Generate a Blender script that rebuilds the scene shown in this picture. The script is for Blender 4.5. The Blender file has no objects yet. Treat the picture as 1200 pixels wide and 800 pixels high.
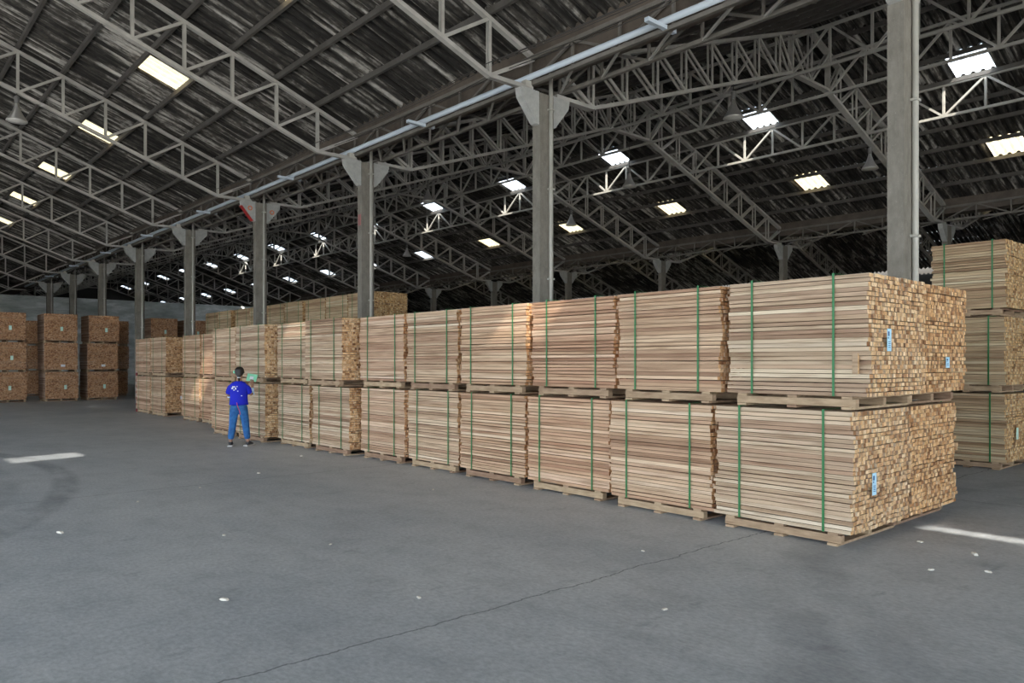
import bpy, math, random
from mathutils import Vector, Matrix
R = random.Random(7)
sc = bpy.context.scene
COL = sc.collection

# ------------------------------------------------------------------ camera
TH = math.atan2(786, 890)
cam_d = bpy.data.cameras.new('camera')
cam_d.lens = 890 / 1200 * 36
cam_d.sensor_width = 36
cam_d.shift_y = 25 / 1200
cam_d.clip_end = 500
cam = bpy.data.objects.new('camera', cam_d)
COL.objects.link(cam)
cam.location = (0, 0, 1.63)
cam.rotation_euler = (math.pi / 2, 0, -TH)
sc.camera = cam

# ------------------------------------------------------------------ sky, sun, exposure
SUN = Vector((.76, 1.20, -1.52)).normalized()      # direction the sunlight travels
w = bpy.data.worlds.new('sky')
sc.world = w
w.use_nodes = True
bg = w.node_tree.nodes['Background']
bg.inputs[0].default_value = (.80, .90, 1.0, 1)
bg.inputs[1].default_value = 1.5
sd = bpy.data.lights.new('sun', 'SUN')
sd.energy = 9.0
sd.angle = math.radians(.6)
sd.color = (1, .93, .82)
sun = bpy.data.objects.new('sun', sd)
COL.objects.link(sun)
sun.rotation_euler = SUN.to_track_quat('-Z', 'Y').to_euler()
sc.view_settings.view_transform = 'Standard'
sc.view_settings.look = 'None'
sc.view_settings.gamma = 1
sc.view_settings.use_curve_mapping = False
sc.view_settings.exposure = 1.9
sc.cycles.max_bounces = 8
sc.cycles.diffuse_bounces = 5
sc.cycles.transparent_max_bounces = 12
sc.cycles.sample_clamp_indirect = 6

# ------------------------------------------------------------------ materials
def mat(name, rgb=(.5, .5, .5), rough=.7, metal=0.0):
    m = bpy.data.materials.new(name)
    m.use_nodes = True
    b = m.node_tree.nodes['Principled BSDF']
    b.inputs['Base Color'].default_value = (*rgb, 1)
    b.inputs['Roughness'].default_value = rough
    b.inputs['Metallic'].default_value = metal
    return m

class NT:
    def __init__(s, m):
        s.t = m.node_tree
        s.b = s.t.nodes.get('Principled BSDF')
    def n(s, typ, **kw):
        x = s.t.nodes.new(typ)
        for k, v in kw.items():
            setattr(x, k, v)
        return x
    def l(s, a, b):
        s.t.links.new(a, b)
    def val(s, sock, v):
        if hasattr(v, 'is_linked'):
            s.l(v, sock)
        else:
            sock.default_value = v
    def math(s, op, a, b=0.0, c=0.0, clamp=False):
        x = s.n('ShaderNodeMath', operation=op, use_clamp=clamp)
        s.val(x.inputs[0], a); s.val(x.inputs[1], b); s.val(x.inputs[2], c)
        return x.outputs[0]
    def vmul(s, a, v):
        x = s.n('ShaderNodeVectorMath', operation='MULTIPLY')
        s.l(a, x.inputs[0]); x.inputs[1].default_value = v
        return x.outputs[0]
    def vadd(s, a, b):
        x = s.n('ShaderNodeVectorMath', operation='ADD')
        s.l(a, x.inputs[0]); s.l(b, x.inputs[1])
        return x.outputs[0]
    def noise(s, vec, scale=1.0, detail=4.0, rough=.55):
        x = s.n('ShaderNodeTexNoise')
        s.l(vec, x.inputs['Vector'])
        x.inputs['Scale'].default_value = scale
        x.inputs['Detail'].default_value = detail
        x.inputs['Roughness'].default_value = rough
        return x.outputs['Fac']
    def ramp(s, fac, stops, interp='LINEAR'):
        x = s.n('ShaderNodeValToRGB')
        x.color_ramp.interpolation = interp
        e = x.color_ramp.elements
        while len(e) < len(stops):
            e.new(.5)
        for k, (p, c) in enumerate(stops):
            e[k].position = p
            e[k].color = (*c, 1) if len(c) == 3 else c
        s.l(fac, x.inputs[0])
        return x.outputs[0]
    def mix(s, fac, a, b, blend='MIX'):
        x = s.n('ShaderNodeMix', data_type='RGBA', blend_type=blend)
        s.val(x.inputs[0], fac)
        for i, v in ((6, a), (7, b)):
            if hasattr(v, 'is_linked'):
                s.l(v, x.inputs[i])
            else:
                x.inputs[i].default_value = (*v, 1)
        return x.outputs[2]
    def pos(s):
        return s.n('ShaderNodeNewGeometry').outputs['Position']
    def sep(s, v):
        x = s.n('ShaderNodeSeparateXYZ'); s.l(v, x.inputs[0])
        return x.outputs
    def bump(s, h, strength=.3, dist=.01):
        x = s.n('ShaderNodeBump')
        x.inputs['Strength'].default_value = strength
        x.inputs['Distance'].default_value = dist
        s.l(h, x.inputs['Height'])
        s.l(x.outputs[0], s.b.inputs['Normal'])

def wood_mat(name, per_island):
    m = mat(name, rough=.75); t = NT(m)
    geo = t.n('ShaderNodeNewGeometry'); oi = t.n('ShaderNodeObjectInfo')
    rnd = geo.outputs['Random Per Island'] if per_island else oi.outputs['Random']
    comb = t.n('ShaderNodeCombineXYZ')
    t.l(t.math('MULTIPLY', rnd, 91.0), comb.inputs[0]); t.l(t.math('MULTIPLY', rnd, 37.0), comb.inputs[1])
    vec = t.vadd(t.vmul(geo.outputs['Position'], (38, 1.6, 38)), comb.outputs[0])
    g = t.noise(vec, 1.0, 5)
    side = t.ramp(rnd, [(0, (.62, .49, .34)), (.20, (.44, .31, .20)), (.38, (.68, .56, .40)), (.52, (.40, .26, .17)),
                        (.66, (.58, .44, .30)), (.80, (.30, .19, .12)), (.9, (.52, .38, .26)), (1, (.70, .60, .45))])
    r2 = t.math('FRACT', t.math('MULTIPLY', rnd, 7.31))
    end = t.ramp(r2, [(0, (.66, .40, .19)), (.22, (.82, .58, .32)), (.42, (.46, .25, .11)), (.60, (.90, .70, .44)),
                      (.78, (.60, .35, .17)), (.92, (.26, .13, .06)), (1, (.76, .50, .27))])
    tc = t.n('ShaderNodeTexCoord')
    ny = t.math('ABSOLUTE', t.sep(tc.outputs['Normal'])[1])
    c = t.mix(t.math('GREATER_THAN', ny, .7), side, end)
    c = t.mix(1.0, c, t.ramp(g, [(.28, (.55, .47, .42)), (.48, (.96, .95, .94)), (.72, (1.18, 1.17, 1.17))]), 'MULTIPLY')
    c = t.mix(1.0, c, oi.outputs['Color'], 'MULTIPLY')
    t.l(c, t.b.inputs['Base Color'])
    t.b.inputs['Specular IOR Level'].default_value = .25
    return m

M = {}
M['board'] = wood_mat('sawn_timber_board', False)
M['pack'] = wood_mat('sawn_timber_pack', True)

m = mat('pallet_wood', rough=.8); t = NT(m); M['pallet'] = m
oi = t.n('ShaderNodeObjectInfo')
g = t.noise(t.vmul(t.pos(), (14, 6, 30)), 1, 4)
t.l(t.mix(1.0, t.ramp(oi.outputs['Random'], [(0, (.40, .28, .18)), (.5, (.52, .39, .25)), (1, (.32, .20, .13))]),
          t.ramp(g, [(.3, (.65, .6, .55)), (.7, (1.1, 1.1, 1.1))]), 'MULTIPLY'), t.b.inputs['Base Color'])

# concrete floor: worn grey slab, slab joints on the column lines, tyre marks, sawdust
m = mat('floor_concrete', rough=.62); t = NT(m); M['floor'] = m
P = t.pos(); X, Y, Z = t.sep(P)
n1 = t.noise(t.vmul(P, (.55, .35, 1)), 1, 6, .6)
n2 = t.noise(t.vmul(P, (3.5, 2.0, 1)), 1, 6, .65)
n3 = t.noise(t.vmul(P, (34, 20, 1)), 1, 5, .7)
c = t.ramp(n1, [(.30, (.36, .385, .41)), (.5, (.43, .45, .468)), (.72, (.50, .515, .525))])
c = t.mix(1.0, c, t.ramp(n2, [(.28, (.78, .79, .80)), (.5, (1, 1, 1)), (.75, (1.12, 1.11, 1.1))]), 'MULTIPLY')
c = t.mix(1.0, c, t.ramp(n3, [(.3, (.78, .78, .79)), (.65, (1.14, 1.14, 1.13))]), 'MULTIPLY')
wob = t.math('MULTIPLY', t.math('SUBTRACT', t.noise(t.vmul(P, (1.6, .2, 1)), 1, 5, .7), .5), .22)
yj = t.math('ADD', t.math('SUBTRACT', Y, 3.88), wob)
def line(dist, half, soft):
    return t.math('SUBTRACT', 1.0, t.math('DIVIDE', t.math('SUBTRACT', t.math('ABSOLUTE', dist), half), soft, clamp=True), clamp=True)
jmod = t.math('SUBTRACT', t.math('MODULO', t.math('ADD', yj, 100 * 6.51 + 3.255), 6.51), 3.255)
c = t.mix(t.math('MULTIPLY', line(jmod, .002, .010), .75), c, (.08, .085, .09))
wob2 = t.math('MULTIPLY', t.math('SUBTRACT', t.noise(t.vmul(P, (.3, 1.4, 1)), 1, 4, .7), .5), .15)
xj = t.math('ADD', t.math('SUBTRACT', X, 10.0), wob2)
c = t.mix(t.math('MULTIPLY', line(xj, .002, .010), .75), c, (.08, .085, .09))
# tyre marks: arcs of big circles, broken up by noise
brk = t.ramp(t.noise(t.vmul(P, (2.2, .9, 1)), 1, 4, .6), [(.35, (0, 0, 0)), (.6, (1, 1, 1))])
def arc(cx, cy, rad, half, soft, k, cc):
    d = t.math('SQRT', t.math('ADD', t.math('POWER', t.math('SUBTRACT', X, cx), 2), t.math('POWER', t.math('SUBTRACT', Y, cy), 2)))
    return t.mix(t.math('MULTIPLY', t.math('MULTIPLY', line(t.math('SUBTRACT', d, rad), half, soft), brk), k), cc, (.14, .15, .165))
c = arc(-7.10, 13.5, 9.55, .10, .10, .55, c)
c = arc(-7.35, 13.2, 9.10, .05, .12, .35, c)
c = arc(9.0, -4.5, 8.2, .12, .12, .28, c)
c = arc(8.0, -5.5, 8.6, .10, .12, .24, c)
c = arc(14.0, -9.0, 14.4, .10, .10, .22, c)
# dark skid blotches and pale sawdust specks
bl = t.noise(t.vmul(P, (1.7, 3.2, 1)), 1, 5, .7)
c = t.mix(t.ramp(bl, [(.60, (0, 0, 0)), (.70, (.45, .45, .45))]), c, (.20, .215, .235))
vo = t.n('ShaderNodeTexVoronoi'); t.l(t.vmul(P, (16, 16, 1)), vo.inputs['Vector']); vo.inputs['Scale'].default_value = 1
vo.inputs['Randomness'].default_value = 1
spots = t.math('LESS_THAN', vo.outputs['Distance'], .085)
msk = t.ramp(t.noise(t.vmul(P, (.9, .9, 1)), 1, 3), [(.54, (0, 0, 0)), (.68, (1, 1, 1))])
c = t.mix(t.math('MULTIPLY', spots, msk), c, (.80, .79, .76))
t.l(c, t.b.inputs['Base Color'])
t.l(t.ramp(n2, [(.3, (.5, .5, .5)), (.7, (.72, .72, .72))]), t.b.inputs['Roughness'])
t.b.inputs['Specular IOR Level'].default_value = .3
t.bump(n2, .12, .004)

M['ground'] = mat('outside_asphalt', (.10, .10, .10), .9)
M['apron'] = mat('outside_bounce_apron', (.60, .59, .56), .85)  # bright ground tone, chosen to bounce light inside

def steel(name, a, b2):
    m = mat(name, rough=.6); t = NT(m)
    g = t.noise(t.pos(), 2.2, 5, .65)
    t.l(t.ramp(g, [(.3, a), (.7, b2)]), t.b.inputs['Base Color'])
    return m
M['steel'] = steel('grey_painted_steel', (.34, .325, .295), (.50, .48, .44))
M['dark_steel'] = steel('dark_painted_steel', (.13, .118, .10), (.22, .20, .175))
M['purlin'] = steel('weathered_dark_purlin', (.075, .068, .06), (.13, .12, .11))
M['gutter'] = steel('rusty_brown_gutter', (.07, .055, .042), (.14, .11, .085))
M['white_pipe'] = mat('pale_painted_pipe', (.62, .70, .78), .45)
M['downpipe'] = steel('pale_downpipe', (.42, .40, .35), (.54, .52, .46))
M['cable'] = mat('dark_cable', (.06, .055, .05), .6)

m = mat('column_concrete', rough=.85); t = NT(m); M['concrete'] = m
P = t.pos()
g = t.noise(t.vmul(P, (6, 6, 3)), 1, 6, .7); g2 = t.noise(P, 28, 4, .7)
c = t.ramp(g, [(.3, (.17, .155, .125)), (.55, (.24, .22, .185)), (.8, (.30, .28, .24))])
c = t.mix(t.ramp(g2, [(.62, (0, 0, 0)), (.74, (.6, .6, .6))]), c, (.48, .46, .42))
t.l(c, t.b.inputs['Base Color']); t.bump(g2, .25, .006)
m = mat('cap_concrete', rough=.85); t = NT(m); M['cap'] = m
g = t.noise(t.pos(), 7, 6, .7)
t.l(t.ramp(g, [(.3, (.36, .36, .34)), (.7, (.50, .50, .47))]), t.b.inputs['Base Color'])
M['red'] = mat('red_paint', (.45, .03, .03), .5)
M['plate'] = mat('faded_red_plate', (.35, .14, .13), .6)
M['orange'] = mat('orange_paint', (.75, .20, .08), .6)

# fibre cement roofing, dark with mould, plus streaks painting in the corrugation's light and shade
m = mat('mouldy_shade_striped_fibre_cement', rough=.85); t = NT(m); M['sheet'] = m
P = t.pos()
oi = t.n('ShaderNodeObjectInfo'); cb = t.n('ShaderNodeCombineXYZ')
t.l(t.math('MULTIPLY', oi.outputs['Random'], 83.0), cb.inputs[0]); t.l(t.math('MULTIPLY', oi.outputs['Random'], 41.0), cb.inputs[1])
s1 = t.noise(t.vadd(t.vmul(P, (.5, 8.0, .5)), cb.outputs[0]), 1, 4, .6)      # long streaks down the slope, imitating lit and shaded corrugations
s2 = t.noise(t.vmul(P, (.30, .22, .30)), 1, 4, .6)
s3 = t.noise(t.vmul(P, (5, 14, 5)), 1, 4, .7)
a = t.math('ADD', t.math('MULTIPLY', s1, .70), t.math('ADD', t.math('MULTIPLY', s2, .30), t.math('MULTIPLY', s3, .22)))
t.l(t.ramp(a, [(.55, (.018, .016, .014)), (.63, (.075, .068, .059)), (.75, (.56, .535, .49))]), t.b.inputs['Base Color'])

def skylight_mat(name, col, through, see):
    m = bpy.data.materials.new(name); m.use_nodes = True
    nt = m.node_tree; nt.nodes.clear()
    out = nt.nodes.new('ShaderNodeOutputMaterial'); mx = nt.nodes.new('ShaderNodeMixShader')
    tl = nt.nodes.new('ShaderNodeBsdfTranslucent'); tp = nt.nodes.new('ShaderNodeBsdfTransparent')
    no = nt.nodes.new('ShaderNodeTexNoise'); no.inputs['Scale'].default_value = 6
    ra = nt.nodes.new('ShaderNodeValToRGB')
    ra.color_ramp.elements[0].color = (*[v * .75 for v in col], 1); ra.color_ramp.elements[1].color = (*col, 1)
    ra.color_ramp.elements[0].position = .35; ra.color_ramp.elements[1].position = .65
    ge = nt.nodes.new('ShaderNodeNewGeometry')
    nt.links.new(ge.outputs['Position'], no.inputs['Vector']); nt.links.new(no.outputs['Fac'], ra.inputs[0])
    nt.links.new(ra.outputs[0], tl.inputs[0]); tp.inputs[0].default_value = (*through, 1)
    mx.inputs[0].default_value = see
    nt.links.new(tl.outputs[0], mx.inputs[1]); nt.links.new(tp.outputs[0], mx.inputs[2])
    nt.links.new(mx.outputs[0], out.inputs[0])
    return m
M['clear'] = skylight_mat('clear_roof_panel', (.62, .68, .74), (.97, .99, 1), .42)
M['dusty'] = skylight_mat('dusty_roof_panel', (.5, .52, .5), (.95, .97, 1), .20)
M['dim'] = skylight_mat('grimy_roof_panel', (.3, .3, .28), (.95, .97, 1), .13)
M['yellow'] = skylight_mat('yellowed_roof_panel', (.50, .41, .24), (1, .9, .6), .03)

m = mat('back_wall_plaster', rough=.9); t = NT(m); M['wall'] = m
g = t.noise(t.vmul(t.pos(), (.4, .4, 1.4)), 1, 6, .65)
t.l(t.ramp(g, [(.34, (.34, .38, .36)), (.52, (.56, .60, .58)), (.66, (.88, .90, .90))]), t.b.inputs['Base Color'])
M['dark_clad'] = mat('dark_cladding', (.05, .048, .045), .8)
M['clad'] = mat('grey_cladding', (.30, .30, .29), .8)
M['strap'] = mat('green_strapping', (.012, .17, .045), .45)
M['tag'] = mat('pale_blue_paper', (.50, .78, .95), .6)
M['tag_green'] = mat('pale_green_paper', (.62, .85, .74), .6)
M['tag_white'] = mat('white_paper', (.85, .87, .92), .6)
M['print'] = mat('dark_blue_print', (.03, .10, .28), .6)
M['lamp'] = mat('aluminium_lamp_shade', (.62, .60, .57), .35, .7)
M['lamp_dark'] = mat('lamp_gear_housing', (.16, .155, .15), .5)
M['glass'] = mat('lamp_lens_glass', (.75, .73, .68), .15)
M['skin'] = mat('skin', (.36, .20, .13), .55)
M['shirt'] = mat('royal_blue_jersey', (.004, .012, .50), .8)
M['sleeve'] = mat('pale_blue_sleeve', (.55, .72, .92), .7)
m = mat('blue_denim', rough=.8); t = NT(m); M['denim'] = m
g = t.noise(t.pos(), 14, 4)
t.l(t.ramp(g, [(.3, (.012, .08, .26)), (.7, (.03, .17, .44))]), t.b.inputs['Base Color'])
M['hair'] = mat('black_hair', (.012, .009, .008), .45)
M['shoe'] = mat('dark_trainer', (.03, .03, .035), .6)
M['sole'] = mat('pale_shoe_sole', (.5, .48, .46), .6)
M['white'] = mat('white_print', (.8, .82, .86), .6)
M['pink'] = mat('pink_cord', (.6, .08, .16), .5)
M['green_paper'] = mat('mint_green_paper', (.30, .80, .52), .6)
M['chip'] = mat('pale_wood_chip', (.72, .68, .60), .8)
M['striped'] = m = mat('red_white_striped_paint', rough=.5); t = NT(m)
zz = t.sep(t.pos())[2]
t.l(t.mix(t.math('GREATER_THAN', t.math('FRACT', t.math('MULTIPLY', zz, 5.0)), .5), (.22, .01, .015), (.42, .34, .33)), t.b.inputs['Base Color'])

# ------------------------------------------------------------------ mesh helpers
class MB:
    def __init__(s):
        s.v = []; s.f = []
    def box(s, x0, x1, y0, y1, z0, z1):
        k = len(s.v)
        s.v += [(x0, y0, z0), (x1, y0, z0), (x1, y1, z0), (x0, y1, z0), (x0, y0, z1), (x1, y0, z1), (x1, y1, z1), (x0, y1, z1)]
        s.f += [(k, k+3, k+2, k+1), (k+4, k+5, k+6, k+7), (k, k+1, k+5, k+4), (k+1, k+2, k+6, k+5), (k+2, k+3, k+7, k+6), (k+3, k, k+4, k+7)]
        return s
    def bar(s, p, q, a, b, up=(0, 1, 0)):
        """box from p to q; a = size across along `up`, b = size across the other way"""
        p = Vector(p); q = Vector(q); d = (q - p).normalized(); u = Vector(up)
        u = (u - d * u.dot(d))
        if u.length < 1e-4:
            u = Vector((1, 0, 0)); u = u - d * u.dot(d)
        u.normalize(); n = d.cross(u)
        u *= a / 2; n *= b / 2; k = len(s.v)
        for e in (p, q):
            s.v += [tuple(e - u - n), tuple(e + u - n), tuple(e + u + n), tuple(e - u + n)]
        s.f += [(k, k+1, k+2, k+3), (k+7, k+6, k+5, k+4)] + [(k+i, k+4+i, k+4+(i+1) % 4, k+(i+1) % 4) for i in range(4)]
        return s
    def tube(s, pts, r, n=8, caps=True):
        pts = [Vector(p) for p in pts]; k0 = len(s.v)
        for i, p in enumerate(pts):
            d = (pts[min(i+1, len(pts)-1)] - pts[max(i-1, 0)]).normalized()
            u = d.orthogonal() if abs(d.z) > .9 else d.cross(Vector((0, 0, 1)))
            u.normalize(); v = d.cross(u); rr = r[i] if isinstance(r, (list, tuple)) else r
            for j in range(n):
                an = 2 * math.pi * j / n
                s.v.append(tuple(p + u * math.cos(an) * rr + v * math.sin(an) * rr))
        for i in range(len(pts) - 1):
            for j in range(n):
                a = k0 + i * n + j; b = k0 + i * n + (j + 1) % n
                s.f.append((a, b, b + n, a + n))
        if caps:
            s.f.append(tuple(k0 + j for j in range(n))[::-1])
            s.f.append(tuple(k0 + (len(pts) - 1) * n + j for j in range(n)))
        return s
    def lathe(s, prof, n=20, c=(0, 0, 0)):
        k0 = len(s.v)
        for r, z in prof:
            for j in range(n):
                an = 2 * math.pi * j / n
                s.v.append((c[0] + r * math.cos(an), c[1] + r * math.sin(an), c[2] + z))
        for i in range(len(prof) - 1):
            for j in range(n):
                a = k0 + i * n + j; b = k0 + i * n + (j + 1) % n
                s.f.append((a, b, b + n, a + n))
        return s
    def prism(s, poly, y0, y1):
        """polygon in XZ pushed along Y"""
        k = len(s.v); n = len(poly)
        s.v += [(x, y0, z) for x, z in poly] + [(x, y1, z) for x, z in poly]
        s.f += [tuple(range(k, k + n)), tuple(range(k + 2 * n - 1, k + n - 1, -1))]
        s.f += [(k + i, k + n + i, k + n + (i + 1) % n, k + (i + 1) % n) for i in range(n)]
        return s
    def mesh(s, name, material, smooth=False):
        me = bpy.data.meshes.new(name)
        me.from_pydata(s.v, [], s.f)
        me.materials.append(material)
        if smooth:
            me.shade_smooth()
        me.update()
        return me

def put(name, me, parent=None, loc=(0, 0, 0), rot=(0, 0, 0), scale=(1, 1, 1)):
    o = bpy.data.objects.new(name, me)
    COL.objects.link(o)
    o.parent = parent
    o.location = loc; o.rotation_euler = rot; o.scale = scale
    return o
def empty(name, loc=(0, 0, 0), rz=0.0, parent=None):
    return put(name, None, parent, loc, (0, 0, rz))
def tag(o, label, cat, group=None, kind=None):
    o['label'] = label; o['category'] = cat
    if group: o['group'] = group
    if kind: o['kind'] = kind
    return o
ORD = ['nearest', 'second', 'third', 'fourth', 'fifth', 'sixth', 'seventh', 'eighth', 'ninth', 'tenth', 'eleventh', 'twelfth', 'thirteenth', 'fourteenth']

# ------------------------------------------------------------------ the shell
Y0, Y1 = -15.61, 62.5
BAY = 6.51
YE = 3.92 + BAY * 14      # the hall goes on behind the partition wall
COLY = [3.92 + BAY * k for k in range(9)]
XL, XV, XF, XR = -10.7, 10.0, 30.7, 51.4
tag(put('floor', MB().box(XL, XR, Y0, YE, -.2, 0).mesh('floor', M['floor'])),
    'worn grey concrete warehouse floor with cracks and tyre marks', 'floor', kind='structure')
tag(put('floor', MB().box(-90, 90, -90, 120, -.5, -.02).mesh('yard', M['ground'])),
    'dark asphalt yard outside the open side of the warehouse', 'ground', kind='structure').name = 'ground_yard'
tag(put('ground_bounce_apron', MB().box(-22, 24, -60, Y0, -.3, -.005).mesh('apron', M['apron'])),  # unseen slab added as a reflector, throwing light up under the roof
    'unseen pale apron added outside the front end to bounce light in', 'ground', kind='structure')
tag(put('wall_back', MB().box(XL, XR, Y1, Y1 + .3, 0, 6.35).mesh('wall_back', M['wall'])),
    'stained pale grey end wall behind the far timber stacks', 'wall', kind='structure')
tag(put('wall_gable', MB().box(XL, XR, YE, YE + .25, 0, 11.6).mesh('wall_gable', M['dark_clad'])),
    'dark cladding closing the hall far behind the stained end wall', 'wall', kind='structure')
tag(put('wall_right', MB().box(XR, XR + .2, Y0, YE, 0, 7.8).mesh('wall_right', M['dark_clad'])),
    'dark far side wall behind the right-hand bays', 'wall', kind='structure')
tag(put('wall_left', MB().box(XL - .2, XL, Y0, 20, 6.6, 7.6).box(XL - .2, XL, 20, 24, 0, 7.6).box(XL - .2, XL, 24, 36, 5.2, 7.6).box(XL - .2, XL, 36, YE, 0, 7.6).mesh('wall_left', M['clad'])),  # unseen side; its openings are shaped to let light onto the stacks
    'cladding above the open long side, outside the photo on the left', 'wall', kind='structure')
tag(put('wall_front', MB().box(12.0, XR, Y0 - .2, Y0, 0, 11.6).box(XL, 12.0, Y0 - .2, Y0, 7.2, 11.6).mesh('wall_front', M['clad'])),  # unseen end; closed on the right to keep light out of that bay
    'cladding of the front end behind the camera, open below on one side', 'wall', kind='structure')

# ------------------------------------------------------------------ roof
SL, SR = .385, .35
RIDGE_L, RIDGE_R, RIDGE_T = -.35, 20.35, 41.05
ZL = 7.46 + SL * 10.35
ZR = 11.15
def zl(x): return ZL - SL * abs(x - RIDGE_L)
def zr(x): return ZR - SR * abs(x - RIDGE_R)
def zt(x): return ZR - SR * abs(x - RIDGE_T)

sheet_cache = {}
def sheet_mesh(dx, dz, ln, m):
    key = (round(dx, 3), round(dz, 3), round(ln, 3), m)
    if key in sheet_cache:
        return sheet_cache[key]
    pitch = BAY / 26; seg = 12
    n = max(2, round(ln / pitch * seg)); b = MB()
    slope_up = .012
    for i in range(n + 1):
        y = ln * i / n; sn = math.sin(2 * math.pi * y / pitch); wv = .046 * math.copysign(abs(sn) ** .62, sn)
        b.v += [(0, y, wv - slope_up * 0), (dx, y, dz + wv + slope_up)]
    for i in range(n):
        b.f.append((2 * i, 2 * i + 1, 2 * i + 3, 2 * i + 2))
    me = b.mesh('roof_sheet', M[m], True)
    sheet_cache[key] = me
    return me

def roof_side(parent, xs, zf, skylights, bays, name='roof_sheet'):
    """xs from the ridge down to the eave; skylights: {(row): [(yc, width, kind)]}"""
    for r in range(len(xs) - 1):
        x0, x1 = xs[r], xs[r + 1]
        xe = x1 + (x1 - x0) / abs(x1 - x0) * .08      # lap over the next row
        z0, z1 = zf(x0), zf(xe)
        for j in bays:
            ya, yb = 3.92 + BAY * j, 3.92 + BAY * (j + 1)
            cuts = sorted([s for s in skylights.get(r, []) if ya + .05 < s[0] - s[1] / 2 and s[0] + s[1] / 2 < yb - .05])
            y = ya
            for yc, wd, kind, *part in cuts:
                pt = BAY / 26
                wd = max(1, round(wd / pt)) * pt
                yc = ya + round((yc - wd / 2 - ya) / pt) * pt + wd / 2
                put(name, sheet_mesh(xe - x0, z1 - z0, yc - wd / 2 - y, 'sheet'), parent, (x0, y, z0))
                fa, fb = part or (0.0, 1.0)
                for f0, f1, km_ in ((0, fa, 'sheet'), (fa, fb, kind), (fb, 1, 'sheet')):
                    if f1 - f0 > .01:
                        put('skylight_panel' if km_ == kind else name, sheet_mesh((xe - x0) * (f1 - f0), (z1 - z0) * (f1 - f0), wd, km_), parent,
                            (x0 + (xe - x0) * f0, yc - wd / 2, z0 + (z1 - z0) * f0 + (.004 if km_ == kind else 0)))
                y = yc + wd / 2
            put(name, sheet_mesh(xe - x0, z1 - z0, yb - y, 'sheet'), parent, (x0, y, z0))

def on_roof_left(p):
    """walk back along the sun from p to the left bay's roof"""
    t_ = 0.0
    while True:
        q = Vector(p) - SUN * t_
        if q.z >= zl(q.x): return q
        t_ += .02

xsL = [-.35, .34, 1.38, 2.42, 3.46, 4.5, 5.54, 6.58, 7.62, 8.66, 9.78]
xsLf = [-.7 - x for x in xsL]
xsR = [20.35, 19.6, 18.75, 17.7, 16.65, 15.6, 14.55, 13.5, 12.45, 11.4, 10.25]
xsRf = [40.7 - x for x in xsR]
near = {6: [(20.2 + BAY * k, 1.05, 'yellow') for k in range(-5, 11)]}
far = {}
# loose or clear panels whose sunlight lands inside the picture
def sun_gap(p, wd, kind='dim', part=()):
    q = on_roof_left(p)
    xs, d = (xsL, near) if q.x > RIDGE_L else (xsLf, far)
    for r in range(len(xs) - 1):
        if min(xs[r], xs[r+1]) <= q.x < max(xs[r], xs[r+1]):
            yy = q.y
            for k in range(-4, 10):                       # keep clear of the trusses
                if abs(yy - (3.92 + BAY * k)) < wd / 2 + .06:
                    yy = 3.92 + BAY * k + (wd / 2 + .07) * (1 if yy > 3.92 + BAY * k else -1)
            d.setdefault(r, []).append((yy, wd, kind, *part))
            return
sun_gap((2.9, 15.1, 0), .75)
sun_gap((6.9, 31.6, 0), .5)
sun_gap((7.35, 25.7, .8), .5, 'dusty')
near[3] = [(.95 + BAY * k, 1.0, 'dusty', *((.40, .62) if k < 0 else (0.0, 1.0))) for k in range(-2, 3)]      # clear row above the picture, as in the middle bay
ceil_l = tag(empty('ceiling'), 'corrugated roof of the near bay with dark mouldy, shade-striped sheets, left of the columns', 'ceiling', kind='structure')
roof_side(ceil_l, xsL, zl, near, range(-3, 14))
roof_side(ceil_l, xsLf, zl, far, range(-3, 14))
ceil_r = tag(empty('ceiling'), 'dark corrugated roof of the middle bay with two rows of skylight panels', 'ceiling', kind='structure')
right_far = {3: [(7.5 + 6.44 * k, 1.0, 'clear') for k in range(-2, 14)],
             7: [(7.75 + 6.44 * k, 1.0, 'yellow' if k < 5 else 'clear') for k in range(-2, 14)]}
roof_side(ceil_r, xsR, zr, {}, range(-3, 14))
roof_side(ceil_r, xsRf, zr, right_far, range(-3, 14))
ceil_t = tag(empty('ceiling'), 'dark roof of the far bay beyond the second column line', 'ceiling', kind='structure')
xsT = [x + 20.7 for x in xsR]
third = {5: [(8.2 + BAY * k, 1.2, 'yellow') for k in range(0, 8)]}
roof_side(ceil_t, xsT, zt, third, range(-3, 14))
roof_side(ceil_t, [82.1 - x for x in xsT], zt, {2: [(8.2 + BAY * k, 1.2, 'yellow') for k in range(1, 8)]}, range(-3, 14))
pm = MB().box(-.035, .035, Y0, YE, -.145, -.026).mesh('purlin', M['purlin'])
for parent, xs, zf in ((ceil_l, xsL[1:], zl), (ceil_l, xsLf[1:], zl), (ceil_r, xsR[1:], zr), (ceil_r, xsRf[1:], zr), (ceil_t, xsT[1:], zt)):
    for x in xs:
        put('purlin', pm, parent, (x, 0, zf(x)))
rm = MB().prism([(-.35, -.1), (0, .05), (.35, -.1), (0, -.02)], Y0, YE).mesh('ridge_cap', M['sheet'])
for parent, x, z in ((ceil_l, RIDGE_L, ZL), (ceil_r, RIDGE_R, ZR), (ceil_t, RIDGE_T, ZR)):
    put('ridge_cap', rm, parent, (x, 0, z + .06))

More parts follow.
